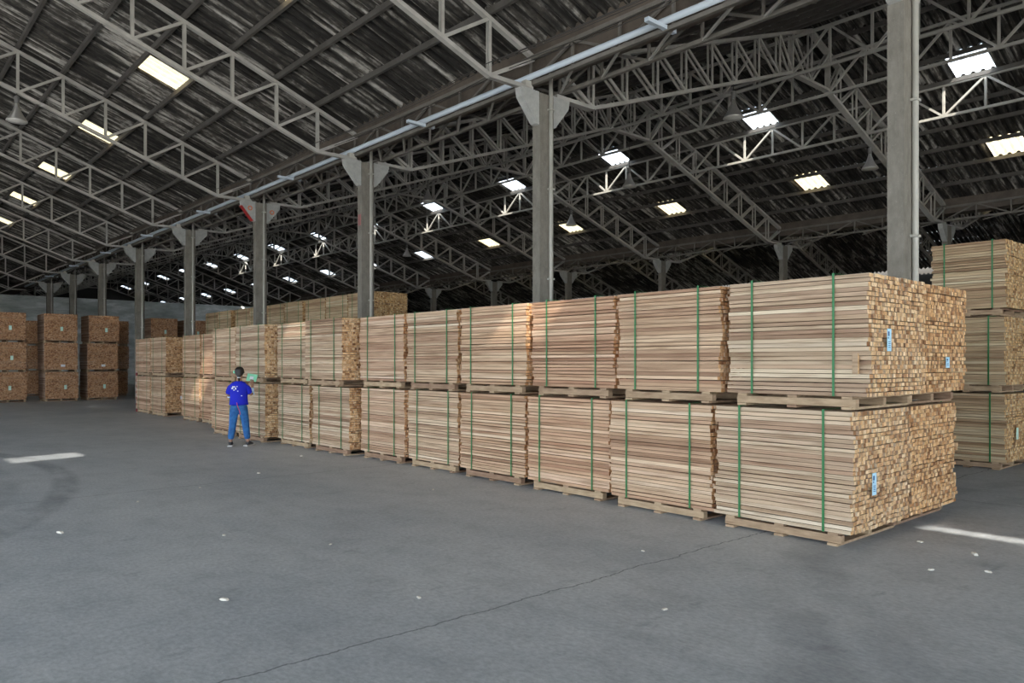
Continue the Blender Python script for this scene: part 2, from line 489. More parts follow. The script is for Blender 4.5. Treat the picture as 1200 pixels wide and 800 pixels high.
# ------------------------------------------------------------------ trusses
def truss_members(side_x, sgn, ridge, zf, slope_b, gap):
    """half of a truss from the column line to the ridge (sgn = direction of x towards the ridge); list of (part name, mesh)"""
    span = abs(ridge - side_x)
    nb = [1.34 + 1.04 * k for k in range(8)]               # node offsets from the column line
    flat = span - 1.05
    nb = [o for o in nb if o < flat - .4] + [flat]
    def P3(o, z): return (side_x + sgn * o, 0, z)
    zb = lambda o: 6.75 + slope_b * (o - 1.34)
    ztop = lambda o: zf(side_x + sgn * o) - .21
    out = []
    def pair(name, a, b, wd, g):
        mb = MB()
        for s in (-1, 1):
            p = (a[0], a[1] + s * g / 2, a[2]); q = (b[0], b[1] + s * g / 2, b[2])
            mb.bar(p, q, wd * .55, wd)
        out.append((name, mb.mesh(name, M['steel'])))
    def chord(name, a, b):
        out.append((name, MB().bar(a, b, gap + .05, .075).mesh(name, M['steel'])))
    chord('bottom_chord', P3(.3, 6.75), P3(1.34, 6.75))
    chord('bottom_chord', P3(1.34, 6.75), P3(flat, zb(flat)))
    chord('bottom_chord', P3(flat, zb(flat)), P3(span, zb(flat)))
    chord('top_chord', P3(.12, ztop(.12)), P3(span, ztop(span)))
    pair('web_diagonal', P3(1.34, 6.75), P3(.22, ztop(.22)), .07, gap)
    for i, o in enumerate(nb):
        pair('web_vertical', P3(o, zb(o)), P3(o, ztop(o)), .06, gap)
        if i + 1 < len(nb):
            pair('web_diagonal', P3(o, ztop(o)), P3(nb[i + 1], zb(nb[i + 1])), .06, gap)
    pair('web_diagonal', P3(flat, ztop(flat)), P3(span, zb(flat)), .06, gap)
    if sgn > 0:
        pair('web_vertical', P3(span, zb(flat)), P3(span, ztop(span)), .06, gap)
    return out
def join(parts, name):
    mb = MB()
    for _, me in parts:
        k = len(mb.v)
        mb.v += [tuple(v.co) for v in me.vertices]
        mb.f += [tuple(k + i for i in p.vertices) for p in me.polygons]
    return mb.mesh(name, M['steel'])
TL = truss_members(10.0, -1, RIDGE_L, zl, .375, .055) + truss_members(XL, 1, RIDGE_L, zl, .375, .055)
TR = truss_members(10.0, 1, RIDGE_R, zr, .345, .12) + truss_members(XF, -1, RIDGE_R, zr, .345, .12)
TLj, TRj = join(TL, 'truss_frame'), join(TR, 'truss_frame')
for side, parts, jm, lab in (('near', TL, TLj, 'near-bay'), ('middle', TR, TRj, 'middle-bay')):
    for k in range(-2, 14):
        y = 3.92 + BAY * k
        t_ = empty('roof_truss', (0, y, 0))
        if k < 0:
            lb = f'grey steel {lab} roof truss behind the camera, {"first" if k == -1 else "second"} from it'
        elif k > 8:
            lb = f'grey steel {lab} roof truss beyond the end wall, {["first", "second", "third", "fourth", "fifth"][k - 9]} behind it'
        else:
            lb = f'grey steel {lab} roof truss bearing on the {ORD[k]} column from the right edge'
        tag(t_, lb, 'roof truss', f'{lab} roof trusses', 'structure')
        if 0 <= k <= 5:
            for nm, me in parts:
                put(nm, me, t_)
        else:
            put('truss_frame', jm, t_)
for k in range(1, 9):
    t_ = tag(empty('roof_truss', (20.7, 3.92 + BAY * k, 0)), f'dark far-bay roof truss beyond the {ORD[k]} column', 'roof truss', 'far-bay roof trusses', 'structure')
    put('truss_frame', TRj, t_)

# longitudinal lattice girders in the middle bay
def girder(x, za, zb_, y_from, y_to, pitch, name, label, wd=.06, each=True, mt='steel'):
    root = tag(empty(name, (x, 0, 0)), label, 'girder', None, 'structure')
    for nm, z in (('bottom_chord', za), ('top_chord', zb_)):
        put(nm, MB().bar((0, y_from, z), (0, y_to, z), .08, .07, (1, 0, 0)).mesh(nm, M[mt]), root)
    vm = MB().bar((0, 0, za), (0, 0, zb_), wd, wd, (1, 0, 0)).mesh('web_vertical', M[mt])
    d1 = MB().bar((0, 0, zb_), (0, pitch, za), wd, wd, (1, 0, 0)).mesh('web_diagonal', M[mt])
    d2 = MB().bar((0, 0, za), (0, pitch, zb_), wd, wd, (1, 0, 0)).mesh('web_diagonal', M[mt])
    n = int((y_to - y_from) / pitch); rest = MB()
    for i in range(n):
        y = y_from + i * pitch
        if each and -1 < y < 33:
            put('web_vertical', vm, root, (0, y, 0)); put('web_diagonal', d1 if i % 2 else d2, root, (0, y, 0))
        else:
            rest.bar((0, y, za), (0, y, zb_), wd, wd, (1, 0, 0))
            a, b = (zb_, za) if i % 2 else (za, zb_)
            rest.bar((0, y, a), (0, y + pitch, b), wd, wd, (1, 0, 0))
    put('distant_web', rest.mesh('distant_web', M[mt]), root)['kind'] = 'stuff'
    return root
P6 = BAY / 6
girder(24.08, 8.80, 9.70, 3.92 - 2 * BAY, 62.4, P6, 'lattice_girder', 'lattice girder running just below the row of bright white skylights')
girder(19.3, 9.40, 10.42, 3.92 - 2 * BAY, 62.4, P6, 'lattice_girder', 'lattice girder running along the ridge of the middle bay')
girder(21.4, 9.40, 10.42, 3.92 - 2 * BAY, 62.4, P6, 'lattice_girder', 'lattice girder just behind the ridge of the middle bay', each=False)
girder(9.68, 6.84, 7.32, 3.92 - 2 * BAY, 62.4, P6, 'lattice_girder', 'lattice girder beside the pale pipe under the gutter of the near columns', .045, mt='dark_steel')
girder(10.45, 6.84, 7.32, 3.92 - 2 * BAY, 62.4, P6, 'lattice_girder', 'lattice girder behind the gutter of the near columns', .045, mt='dark_steel')
girder(30.35, 6.84, 7.32, 3.92 - 2 * BAY, 62.4, P6, 'lattice_girder', 'lattice girder along the second column line far behind the stacks', .045, mt='dark_steel', each=False)
for x, lb in ((10.07, 'rusty brown valley gutter above the near column line'), (30.7, 'rusty brown valley gutter above the second column line')):
    g_ = tag(empty('valley_gutter', (x, 0, 0)), lb, 'gutter', None, 'structure')
    put('trough', MB().prism([(-.36, 7.62), (-.30, 7.10), (.30, 7.10), (.36, 7.62), (.34, 7.62), (.28, 7.12), (-.28, 7.12), (-.34, 7.62)], Y0, YE).mesh('trough', M['gutter']), g_)
    cm = MB().bar((-.38, 0, 6.84), (.38, P6, 6.84), .04, .04, (0, 0, 1)).mesh('cross_tie', M['steel'])
    for i in range(30):
        put('cross_tie', cm, g_, (0, 3.92 + P6 * (i - 3), 0))
# cables strung under the eave
for i, (x, z) in enumerate(((8.75, 7.02), (8.95, 7.10), (9.1, 6.98), (9.25, 7.12), (8.6, 6.95))):
    pts = []
    for k in range(-1, 8):
        for s in range(4):
            f_ = s / 4
            pts.append((x, 3.92 + BAY * (k + f_), z - .10 * math.sin(math.pi * f_)))
    tag(put('overhead_cable', MB().tube(pts, .009, 4).mesh('overhead_cable', M['cable'])),
        f'thin dark cable under the eave of the near roof, {["first", "second", "third", "fourth", "fifth"][[4, 0, 1, 2, 3].index(i)]} one out', 'cable', 'cables under the eave')

# ------------------------------------------------------------------ columns
def column_parts():
    shaft = MB().box(-.18, .18, -.10, .10, 0, 6.70)
    cap = MB()
    for q in (-1, 1):
        poly = [(q * .181, 6.10), (q * .25, 6.12), (q * .61, 6.55), (q * .64, 6.72), (q * .181, 6.72)]
        cap.prism(poly if q > 0 else poly[::-1], -.085, .085)
    pipe = MB().tube([(.07, -.14, .05), (.07, -.14, 7.15)], .04, 8)
    clip = MB().box(.01, .13, -.185, -.09, 0, .03)
    return [('shaft', shaft.mesh('shaft', M['concrete'])), ('cap_wings', cap.mesh('cap_wings', M['cap'])), ('downpipe', pipe.mesh('downpipe', M['downpipe'], True))], clip.mesh('pipe_clip', M['downpipe'])
CP, CLIP = column_parts()
for k in range(9):
    root = empty('concrete_column', (XV, COLY[k], 0))
    extra = ' and a red-edged cap' if k == 3 else ' and a flared cap' if k else ', its cap above the frame'
    tag(root, f'grey concrete column with downpipe{extra}, {ORD[k]} along the near line', 'column', 'near line of concrete columns', 'structure')
    for nm, me in CP:
        put(nm, me, root)
    for z in (1.5, 3.2, 4.9, 6.4):
        put('pipe_clip', CLIP, root, (0, 0, z))
    if k == 3:
        mb = MB().bar((-.265, 0, 6.115), (-.63, 0, 6.555), .18, .02)
        put('red_edge', mb.mesh('red_edge', M['red']), root)
        rg = [(.075, -.004), (.075, .004), (.045, .004), (.045, -.004), (.075, -.004)]
        me = MB().lathe(rg, 14).mesh('painted_ring', M['orange'])
        put('painted_ring', me, root, (-.36, -.089, 6.50), (math.pi / 2, 0, 0)); put('painted_ring', me, root, (.36, -.089, 6.45), (math.pi / 2, 0, 0))
    if k == 2:
        put('notice_plate', MB().box(-.195, -.18, -.07, .05, 5.1, 5.38).mesh('notice_plate', M['plate']), root)
for k in range(9):
    root = tag(empty('concrete_column', (XF, COLY[k], 0)), f'dark concrete column far behind the stacks, {ORD[k]} along the second line', 'column', 'second line of concrete columns', 'structure')
    for nm, me in CP[:2]:
        put(nm, me, root)

# white pipe along the near column line, with its hangers
pr = tag(empty('service_pipe', (9.58, 0, 6.93)), 'long pale blue-white pipe running beside the near column caps', 'pipe', None, 'structure')
put('pipe_run', MB().tube([(0, Y0 + .2, 0), (0, 62, 0)], .055, 10).mesh('pipe_run', M['white_pipe'], True), pr)
hm = MB().box(-.42, .28, -.04, .04, -.02, .045).mesh('hanger', M['white_pipe'])
km = MB().box(-.08, .08, -.06, .06, -.17, -.055).mesh('saddle', M['downpipe'])
for k in range(8):
    put('hanger', hm, pr, (.02, 3.92 + BAY * (k + .52), -.085))
    put('saddle', km, pr, (0, 3.92 + BAY * k, 0))

# ------------------------------------------------------------------ pendant lamps
sh = MB().lathe([(.045, .0), (.05, -.05), (.075, -.12), (.10, -.20), (.16, -.32), (.235, -.43), (.25, -.47), (.24, -.47), (.15, -.33), (.09, -.2), (.04, -.1)], 20).mesh('shade', M['lamp'], True)
hs = MB().lathe([(0.0, .20), (.035, .20), (.06, .17), (.06, .02), (.045, 0), (0, 0)], 14).mesh('gear_housing', M['lamp_dark'], True)
ln_ = MB().lathe([(.0, -.50), (.12, -.49), (.22, -.465), (.235, -.46)], 18).mesh('lens', M['glass'], True)
def lamp(x, y, ztop, drop, label):
    root = tag(empty('pendant_lamp', (x, y, ztop - drop)), label, 'lamp', 'bell-shaped pendant lamps')
    put('shade', sh, root); put('gear_housing', hs, root); put('lens', ln_, root)
    put('cord', MB().tube([(0, 0, .18), (0, 0, drop - .02)], .012, 6).mesh('cord', M['cable']), root)
zbL = lambda x: 6.75 + .375 * (10 - x - 1.34)
zbR = lambda x: 6.75 + .345 * (10.35 - abs(x - 20.35) - 1.34)
lamp(3.44, COLY[3], zbL(3.44), .30, 'bell-shaped pendant lamp under the near-bay truss at the left edge')
lamp(16.5, COLY[1], zbR(16.5), .40, 'bell-shaped pendant lamp nearest above the first bright skylight girder')
lamp(24.2, COLY[1], zbR(24.2) - .1, .25, 'bell-shaped pendant lamp beside the nearest concrete column, on a falling truss')
lamp(16.5, COLY[3], zbR(16.5), .40, 'small bell lamp high up right of the third column cap')
lamp(24.2, COLY[3], zbR(24.2) - .1, .25, 'small bell lamp beside a yellowed skylight behind the second column')
lamp(20.35, COLY[2], zbR(20.35) - .6, 1.1, 'bell lamp hanging low from the ridge below a bright skylight')
lamp(24.2, COLY[5], zbR(24.2) - .1, .25, 'tiny far bell lamp above the high rear timber stacks')

# ------------------------------------------------------------------ timber bundles
unit = MB().box(0, 1, 0, 1, 0, 1).mesh('board', M['board'])
def layout(seed, W, L, rows, rh):
    r = random.Random(seed); out = []; z = 0; lot = 0; yo = 0
    for i in range(rows):
        if lot <= 0:
            lot = r.randint(2, 6); yo = r.uniform(-.018, .018)
        lot -= 1
        x = r.uniform(-.007, .007); k = 0
        h = rh * r.uniform(.76, .95)
        while x < W - .02:
            wd = min(r.choice((.036, .045, .05, .055, .062)), W - x)
            out.append((i, k, x, wd - r.uniform(.001, .004), z + r.uniform(0, .002), h, yo + r.uniform(-.016, .016), L - .03 + yo + r.uniform(-.016, .016)))
            x += wd; k += 1
        z += rh
    return out
core_cache = {}
strap_cache = {}
def strap_mesh(W, H):
    k = (W, H)
    if k not in strap_cache:
        b = MB(); e = .012; q = .003; s = .0105
        b.box(-e - q, -e, -s, s, -.0012, H + e); b.box(W + e, W + e + q, -s, s, -.0012, H + e)
        b.box(-e - q, W + e + q, -s, s, H + e, H + e + q); b.box(-e, W + e, -s, s, -.0012, 0)
        strap_cache[k] = b.mesh('strap', M['strap'])
    return strap_cache[k]
tagm = MB().box(-.04, .04, -.002, 0, -.085, .085)
TAG = {k: MB().box(-a, a, -.003, 0, -b, b).mesh('paper_tag', M[mm]) for k, (a, b, mm) in
       {'blue': (.042, .10, 'tag'), 'small': (.05, .055, 'tag'), 'green': (.05, .09, 'tag_green'), 'white': (.08, .05, 'tag_white')}.items()}
PRINT = MB()
PRINT.box(-.028, .0, -.0045, -.003, .035, .075).box(-.028, -.012, -.0045, -.003, .012, .026)
for q in range(4):
    PRINT.box(-.024, .022, -.0045, -.003, -.02 - .016 * q, -.014 - .016 * q)
PRINT = PRINT.mesh('print', M['print'])

def bundle(label, x, y, z, L=1.42, W=1.24, rows=27, rh=.04, n_ind=0, seed=0, tint=(1, 1, 1), rz=0.0, lean=0.0, straps=True, tags=(), group='timber bundles', notch=False):
    H = rows * rh
    root = tag(empty('timber_bundle', (x, y, z), rz), label, 'lumber bundle', group)
    lay = layout(seed, W, L, rows, rh)
    key = (seed, W, L, rows, rh, n_ind)
    if key not in core_cache:
        b = MB()
        for i, k, bx, bw, bz, bh, ya, yb in lay:
            if k >= n_ind:
                b.box(bx, bx + bw, ya, yb, bz, bz + bh)
        core_cache[key] = b.mesh('board_pack', M['pack'])
    o = put('board_pack', core_cache[key], root); o['kind'] = 'stuff'; o.color = (*tint, 1)
    for i, k, bx, bw, bz, bh, ya, yb in lay:
        if k < n_ind:
            f_ = R.uniform(.94, 1.05)
            if notch and k == 0 and 5 <= i <= 8:
                ya = .13; bx += .014
            ob = put('board', unit, root, (bx, ya, bz), (0, 0, 0), (bw, yb - ya, bh))
            ob.color = (tint[0] * f_, tint[1] * f_, tint[2] * f_, 1)
    if notch:
        ob = put('loose_offcut', unit, root, (-.012, .08, 5 * rh), (0, 0, 0), (.025, .05, 4 * rh + .02))
    if straps:
        for fy in (.2, .8):
            put('strap', strap_mesh(W, H), root, (0, L * fy + R.uniform(-.03, .03), 0), (0, 0, R.uniform(-.006, .006)))
    for kind, tx, tz in tags:
        tg = put('paper_tag', TAG[kind], root, (tx, -.03, tz))
        if kind in ('blue', 'small'):
            put('print', PRINT, tg, scale=(1, 1, 1) if kind == 'blue' else (1.1, 1, .5))
    return root

pal_cache = {}
def pallet(label, x, y, z, L=1.42, W=1.24, rz=0.0, group='timber pallets'):
    """0.12 high: bottom boards across, three runners along the row, top boards across"""
    key = (L, W)
    if key not in pal_cache:
        a, b = .14 * L, .86 * L
        pal_cache[key] = (
            MB().box(0, .07, 0, b - a + .16, 0, .068).mesh('runner', M['pallet']),
            MB().box(0, W - .02, 0, .095, 0, .022).mesh('deck_board', M['pallet']))
    rn, bd = pal_cache[key]
    root = tag(empty('timber_pallet', (x, y, z), rz), label, 'pallet', group)
    a, b = .14 * L, .86 * L
    for fx in (.025, W / 2 - .035, W - .095):
        put('runner', rn, root, (fx, a - .08, .024))
    for i, fy in enumerate((a - .06, L / 2 - .05, b - .035)):
        put('deck_board', bd, root, (.0, fy, .0), scale=(1, 1, 1))
        put('deck_board', bd, root, (.008, fy, .094), scale=(1, 1, 1))
    return root
PH = .118
T1, T2, T3 = PH, 1.08 + PH, 0
def tints(i):
    return [(1.0, 1.0, 1.02), (1.02, .94, .92), (1.05, .91, .87), (1.03, .93, .89), (1.0, .95, .94), (1.03, .93, .92), (1.0, .97, .97), (1.0, .99, 1.0)][i % 8]

# front row: (x front upper, y start upper, x front lower, y start lower, length)
ROW = [(6.64, 2.88, 6.62, 3.00, 1.41), (6.66, 4.36, 6.64, 4.45, 1.37), (6.70, 5.79, 6.70, 5.88, 1.43), (6.72, 7.32, 6.74, 7.36, 1.42),
       (6.74, 8.83, 6.78, 8.86, 1.34), (6.74, 10.24, 6.76, 10.26, 1.38), (6.46, 11.74, 6.62, 11.76, 1.42), (6.62, 13.30, 6.64, 13.30, 1.40),
       (6.42, 14.82, 6.44, 14.84, 1.55), (6.46, 16.46, 6.46, 16.50, 1.40), (7.38, 19.85, 7.36, 19.85, 1.40), (7.40, 21.35, 7.38, 21.35, 1.46),
       (7.33, 24.05, 7.33, 24.10, 1.52), (7.36, 25.74, 7.36, 25.74, 1.55)]
for i, (xu, yu, xl, yl, L) in enumerate(ROW):
    if i == 0: n_ind = 11
    elif i < 10: n_ind = 1
    else: n_ind = 0
    for tier, (x, y, z) in (('upper', (xu, yu, 1.098 + 2 * PH)), ('lower', (xl, yl, PH))):
        nm = 'at the near end' if i == 0 else f'{ORD[i]} from the near end'
        where = f'of the long front row, {tier} tier, {nm}'
        tg = ()
        if i == 0:
            tg = (('blue', .36, .50 if tier == 'upper' else .42),)
            if tier == 'upper': tg += ()
        rz = R.uniform(-.006, .006)
        if i == 12: tg = (('white', .5, .45),) if tier == 'lower' else ()
        bundle(f'green-strapped timber bundle {where}', x, y, z, L=L, n_ind=n_ind, seed=(i * 2 + (tier == 'upper')) % 9 if i < 10 else 3 + i % 2,
               tint=tints(i), rz=rz, tags=tg, group='timber bundles of the front row', notch=(i == 0 and tier == 'upper'))
        pallet(f'wooden pallet under the {tier}-tier front-row bundle {nm}', x, y, z - PH, L=L, rz=rz, group='pallets of the front row')
# second file of bundles right behind the front row
for i in (0, 1, 2, 6, 8, 12):
    xu, yu, xl, yl, L = ROW[i]
    for tier, (x, y, z) in (('upper', (xu + 1.30, yu + (.05 if i == 0 else .03), 1.098 + 2 * PH)), ('lower', (xl + 1.30, yl + (.03 if i == 0 else .02), PH))):
        nm = 'at the near end' if i == 0 else f'{ORD[i]} from the near end'
        bundle(f'timber bundle directly behind the front row, {tier} tier, {nm}', x, y, z, L=L, n_ind=11 if i == 0 else 0, seed=10 + (tier == 'upper') + (i > 0),
               tint=(1.0, .93, .86), tags=(('small', .62, .30),) if (i == 0 and tier == 'upper') else (), group='timber bundles of the second file', straps=i == 0)
        pallet(f'wooden pallet of the second file, {tier} tier, {nm}', x, y, z - PH, L=L, group='pallets of the second file')
# stack of three at the right edge
for tier, z in (('bottom', 0), ('middle', 1.177), ('top', 2.354)):
    dx = {'bottom': .0, 'middle': -.02, 'top': .03}[tier]
    bundle(f'{tier} timber bundle of the stack of three at the right edge', 13.18 + dx, 3.66, z + PH, L=1.08, W=1.24, rows=26, rh=.04, n_ind=1, seed=20,
           tint=(.96, .95, .86), group='stack at the right edge', tags=(('green', .45, .42),) if tier == 'bottom' else ())
    pallet(f'wooden pallet under the {tier} bundle at the right edge', 13.18 + dx, 3.66, z, L=1.08, group='pallets of the stack at the right edge')
bundle('single low timber bundle cut off by the right edge', 14.1, 2.3, PH, L=1.2, rows=26, rh=.04, seed=20, tint=(1, .98, .9), group='stack at the right edge')
pallet('wooden pallet of the low bundle cut off by the right edge', 14.1, 2.3, 0, L=1.2, group='pallets of the stack at the right edge')
# high rear row, three tiers
YD = [18.2, 19.62, 21.02, 22.5, 23.92, 25.34, 26.8, 28.34, 29.82]
for i, y in enumerate(YD):
    for tier, z in (('bottom', 0), ('middle', 1.21), ('top', 2.42)):
        x = 11.0 + R.uniform(-.05, .05)
        bundle(f'{tier}-tier timber bundle of the high rear row, {ORD[i]} from its near end', x, y + R.uniform(-.02, .02), z + PH, L=1.34, W=1.16, rh=.0398, seed=30 + i % 2,
               tint=(.95, .93, .84), group='timber bundles of the high rear row', straps=tier == 'top')
        if tier != 'bottom' or i == 0:
            pallet(f'wooden pallet under the {tier}-tier bundle of the rear row, {ORD[i]}', x, y, z, L=1.36, W=1.16, group='pallets of the high rear row')
        else:
            pallet(f'wooden pallet on the floor under the rear row, {ORD[i]}', x, y, z, L=1.36, W=1.16, group='pallets of the high rear row')
# stacks of three at the far end, ends facing the camera
ES = [(4.48, 36.9, 1.28, 'at the left edge', 'green'), (6.40, 36.8, 1.24, 'right of the narrow gap', 'green'), (8.04, 36.9, 1.20, 'left of the dark gap', 'green'),
      (10.68, 37.2, 1.18, 'above the far end of the front row', 'green'), (12.42, 38.0, 1.18, 'mostly hidden between two columns', 'green'),
      (6.75, 43.5, 1.3, 'deep inside the gap at the far left', ''), (9.55, 41.0, 1.2, 'in the dark behind the far stacks', '')]
for i, (x, y, W, lb, tgk) in enumerate(ES):
    for tier, z in (('bottom', 0), ('middle', 1.235), ('top', 2.47)):
        dx = R.uniform(-.05, .05)
        tgs = ()
        if tgk:
            tgs = (('white' if (tier == 'middle' and i in (1, 2)) else 'green', W * .55 + R.uniform(-.06, .06), .16 if (tier == 'middle' and i in (1, 2)) else .48),)
        bundle(f'{tier} timber bundle of the far stack {lb}', x + dx, y + R.uniform(-.03, .03), z + PH, L=1.5, W=W, rows=27, rh=.0412, seed=40 + (i + len(tier)) % 3,
               tint=(.80, .70, .72), group='timber bundles of the far stacks', straps=False, tags=tgs)
        pallet(f'wooden pallet under the {tier} bundle {lb}', x + dx, y, z, L=1.5, W=W, group='pallets of the far stacks')

# striped post beside the far end of the front row
tag(put('striped_post', MB().tube([(7.42, 27.40, 0), (7.42, 27.40, 1.35)], .028, 10).mesh('striped_post', M['striped'])),
    'thin red and white striped post at the far end of the front row', 'post')

# ------------------------------------------------------------------ floor litter
for x, y, s in ((7.35, 2.75, 1), (7.2, 2.2, 1.3), (6.7, 1.95, .9), (6.4, 2.3, .8), (2.6, 9.6, 1), (3.5, 10.1, .7), (1.6, 8.3, 1.2), (2.0, 5.2, 1.1), (5.7, 8.0, .9),
                (3.3, 6.2, .6), (6.0, 12.4, 1), (4.6, 10.9, 1), (4.1, 3.1, .8), (5.2, 4.2, .7), (3.0, 4.4, .8), (2.7, 7.2, .9)):
    b = MB(); b.prism([(0, 0), (.05, .0), (.062, .008), (.045, .014), (.01, .012)], 0, .022)
    tag(put('wood_chip', b.mesh('wood_chip', M['chip']), None, (x, y, .0), (0, 0, R.uniform(0, 6)), (s, s, s)),
        'small pale wood chip lying on the grey concrete floor', 'wood chip', 'wood chips on the floor')

# ------------------------------------------------------------------ the worker
def skin(name, joints, edges, root, material, parent, sub=2):
    names = list(joints)
    me = bpy.data.meshes.new(name)
    me.from_pydata([joints[n][0] for n in names], [(names.index(a), names.index(b)) for a, b in edges], [])
    o = bpy.data.objects.new(name, me); COL.objects.link(o)
    md = o.modifiers.new('skin', 'SKIN'); md.use_smooth_shade = True
    sv = me.skin_vertices[0].data if me.skin_vertices else None
    if sv is None:
        me.skin_vertices.new() if hasattr(me.skin_vertices, 'new') else None
        sv = me.skin_vertices[0].data
    for i, n in enumerate(names):
        r = joints[n][1]
        sv[i].radius = (r, r) if not isinstance(r, tuple) else r
        sv[i].use_root = (n == root)
    s2 = o.modifiers.new('sub', 'SUBSURF'); s2.levels = sub; s2.render_levels = sub
    dg = bpy.context.evaluated_depsgraph_get()
    new = bpy.data.meshes.new_from_object(o.evaluated_get(dg))
    bpy.data.objects.remove(o)
    new.name = name; new.materials.clear(); new.materials.append(material)
    new.shade_smooth()
    return put(name, new, parent)
pers = tag(empty('person', (5.84, 14.70, 0), -math.atan2(.50, .866)), 'worker in a royal blue shirt and jeans, seen from behind, holding green papers', 'person')
J = {'pel': ((0, 0, .80), (.13, .10)), 'sp': ((0, 0, .97), (.115, .09)), 'ch': ((0, .0, 1.13), (.135, .09)), 'nb': ((0, -.01, 1.255), .055), 'nk': ((.005, .01, 1.325), .045),
     'h1': ((.01, .03, 1.39), (.068, .075)), 'h2': ((.012, .03, 1.455), (.075, .088)), 'h3': ((.012, .015, 1.525), (.05, .06)),
     'shl': ((-.155, 0, 1.205), .05), 'ell': ((-.210, .03, .985), .04), 'wrl': ((-.10, .22, 1.03), .027), 'hal': ((-.045, .255, 1.05), .03),
     'shr': ((.155, 0, 1.205), .05), 'elr': ((.225, .02, .99), .04), 'wrr': ((.235, .15, 1.17), .027), 'har': ((.225, .18, 1.235), .03),
     'hil': ((-.09, 0, .77), .085), 'knl': ((-.115, .03, .43), .055), 'anl': ((-.155, -.02, .075), .035), 'tol': ((-.165, .12, .03), .03),
     'hir': ((.09, 0, .77), .085), 'knr': ((.12, .03, .43), .055), 'anr': ((.17, -.01, .075), .035), 'tor': ((.22, .115, .03), .03)}
Ed = [('pel', 'sp'), ('sp', 'ch'), ('ch', 'nb'), ('nb', 'nk'), ('nk', 'h1'), ('h1', 'h2'), ('h2', 'h3'), ('ch', 'shl'), ('shl', 'ell'), ('ell', 'wrl'), ('wrl', 'hal'),
      ('ch', 'shr'), ('shr', 'elr'), ('elr', 'wrr'), ('wrr', 'har'), ('pel', 'hil'), ('hil', 'knl'), ('knl', 'anl'), ('anl', 'tol'), ('pel', 'hir'), ('hir', 'knr'), ('knr', 'anr'), ('anr', 'tor')]
def fingers(side, base, dirv, across, curl):
    d = Vector(dirv).normalized(); a = Vector(across).normalized(); c_ = Vector(curl).normalized(); b = Vector(base)
    for i, (off, ln) in enumerate(((-.027, .060), (-.009, .068), (.009, .064), (.026, .050))):
        p = b + a * off + d * .02
        q = p + d * ln * .5; r_ = q + (d * .6 + c_ * .8).normalized() * ln * .5
        J[f'{side}f{i}a'] = (tuple(p), .0085); J[f'{side}f{i}b'] = (tuple(q), .0085); J[f'{side}f{i}c'] = (tuple(r_), .0075)
        Ed.extend([(f'ha{side}', f'{side}f{i}a'), (f'{side}f{i}a', f'{side}f{i}b'), (f'{side}f{i}b', f'{side}f{i}c')])
    p = b - a * .036 - d * .005; q = p - a * .012 + d * .03 + c_ * .012; r_ = q + d * .02 + c_ * .012
    for n_, v in (('ta', p), ('tb', q), ('tc', r_)):
        J[f'{side}{n_}'] = (tuple(v), .010)
    Ed.extend([(f'ha{side}', f'{side}ta'), (f'{side}ta', f'{side}tb'), (f'{side}tb', f'{side}tc')])
fingers('r', J['har'][0], (-.05, .25, 1), (1, 0, .05), (-.3, .6, -.2))
fingers('l', J['hal'][0], (1, .35, .2), (0, -.3, 1), (.2, .8, -.2))
body = skin('body', J, Ed, 'pel', M['skin'], pers)
# face: nose, lips, eyes, ears
fc = MB().lathe([(.002, .012), (.010, 0), (.013, -.018), (.004, -.024)], 8, (.012, .112, 1.445))
put('nose', fc.mesh('nose', M['skin'], True), pers)
for s in (-1, 1):
    put('eye', MB().lathe([(0, .011), (.009, .006), (.012, 0), (.009, -.006), (0, -.011)], 10, (.012 + s * .03, .098, 1.465)).mesh('eye', M['white'], True), pers)
    put('ear', MB().lathe([(0, .03), (.012, .02), (.015, 0), (.010, -.02), (0, -.028)], 8, (.012 + s * .078, .022, 1.445)).mesh('ear', M['skin'], True), pers)
put('mouth', MB().box(-.012, .036, .097, .104, 1.398, 1.406).mesh('mouth', M['pink']), pers)
def loft(name, rings, material, parent, n=16, smooth=True):
    """rings of (centre, rx, ry), closed at both ends"""
    mb = MB()
    for (cx, cy, cz), rx, ry in rings:
        for j in range(n):
            an = 2 * math.pi * j / n
            mb.v.append((cx + rx * math.cos(an), cy + ry * math.sin(an), cz))
    for i in range(len(rings) - 1):
        for j in range(n):
            p_, q_ = i * n + j, i * n + (j + 1) % n
            mb.f.append((p_, q_, q_ + n, p_ + n))
    mb.f.append(tuple(range(n))[::-1]); mb.f.append(tuple((len(rings) - 1) * n + j for j in range(n)))
    return put(name, mb.mesh(name, material, smooth), parent)
# hair: rounded over the skull, gathered low at the nape
loft('hair', [((.016, -.088, 1.275), .012, .010), ((.016, -.092, 1.31), .024, .02), ((.014, -.085, 1.35), .030, .026), ((.012, -.062, 1.375), .042, .032), ((.012, -.035, 1.395), .066, .055), ((.012, -.014, 1.43), .084, .080),
              ((.012, -.006, 1.465), .090, .092), ((.012, -.002, 1.50), .086, .092), ((.012, .0, 1.53), .068, .075), ((.012, .0, 1.55), .038, .042), ((.012, .0, 1.557), .008, .008)], M['hair'], pers)
put('hair_tie', MB().lathe([(.028, -.008), (.032, 0), (.028, .008)], 10, (.015, -.086, 1.345)).mesh('hair_tie', M['white'], True), pers)
put('earphone', MB().lathe([(0, .03), (.02, .024), (.026, 0), (.02, -.024), (0, -.03)], 10, (-.085, .02, 1.45)).mesh('earphone', M['green_paper'], True), pers)
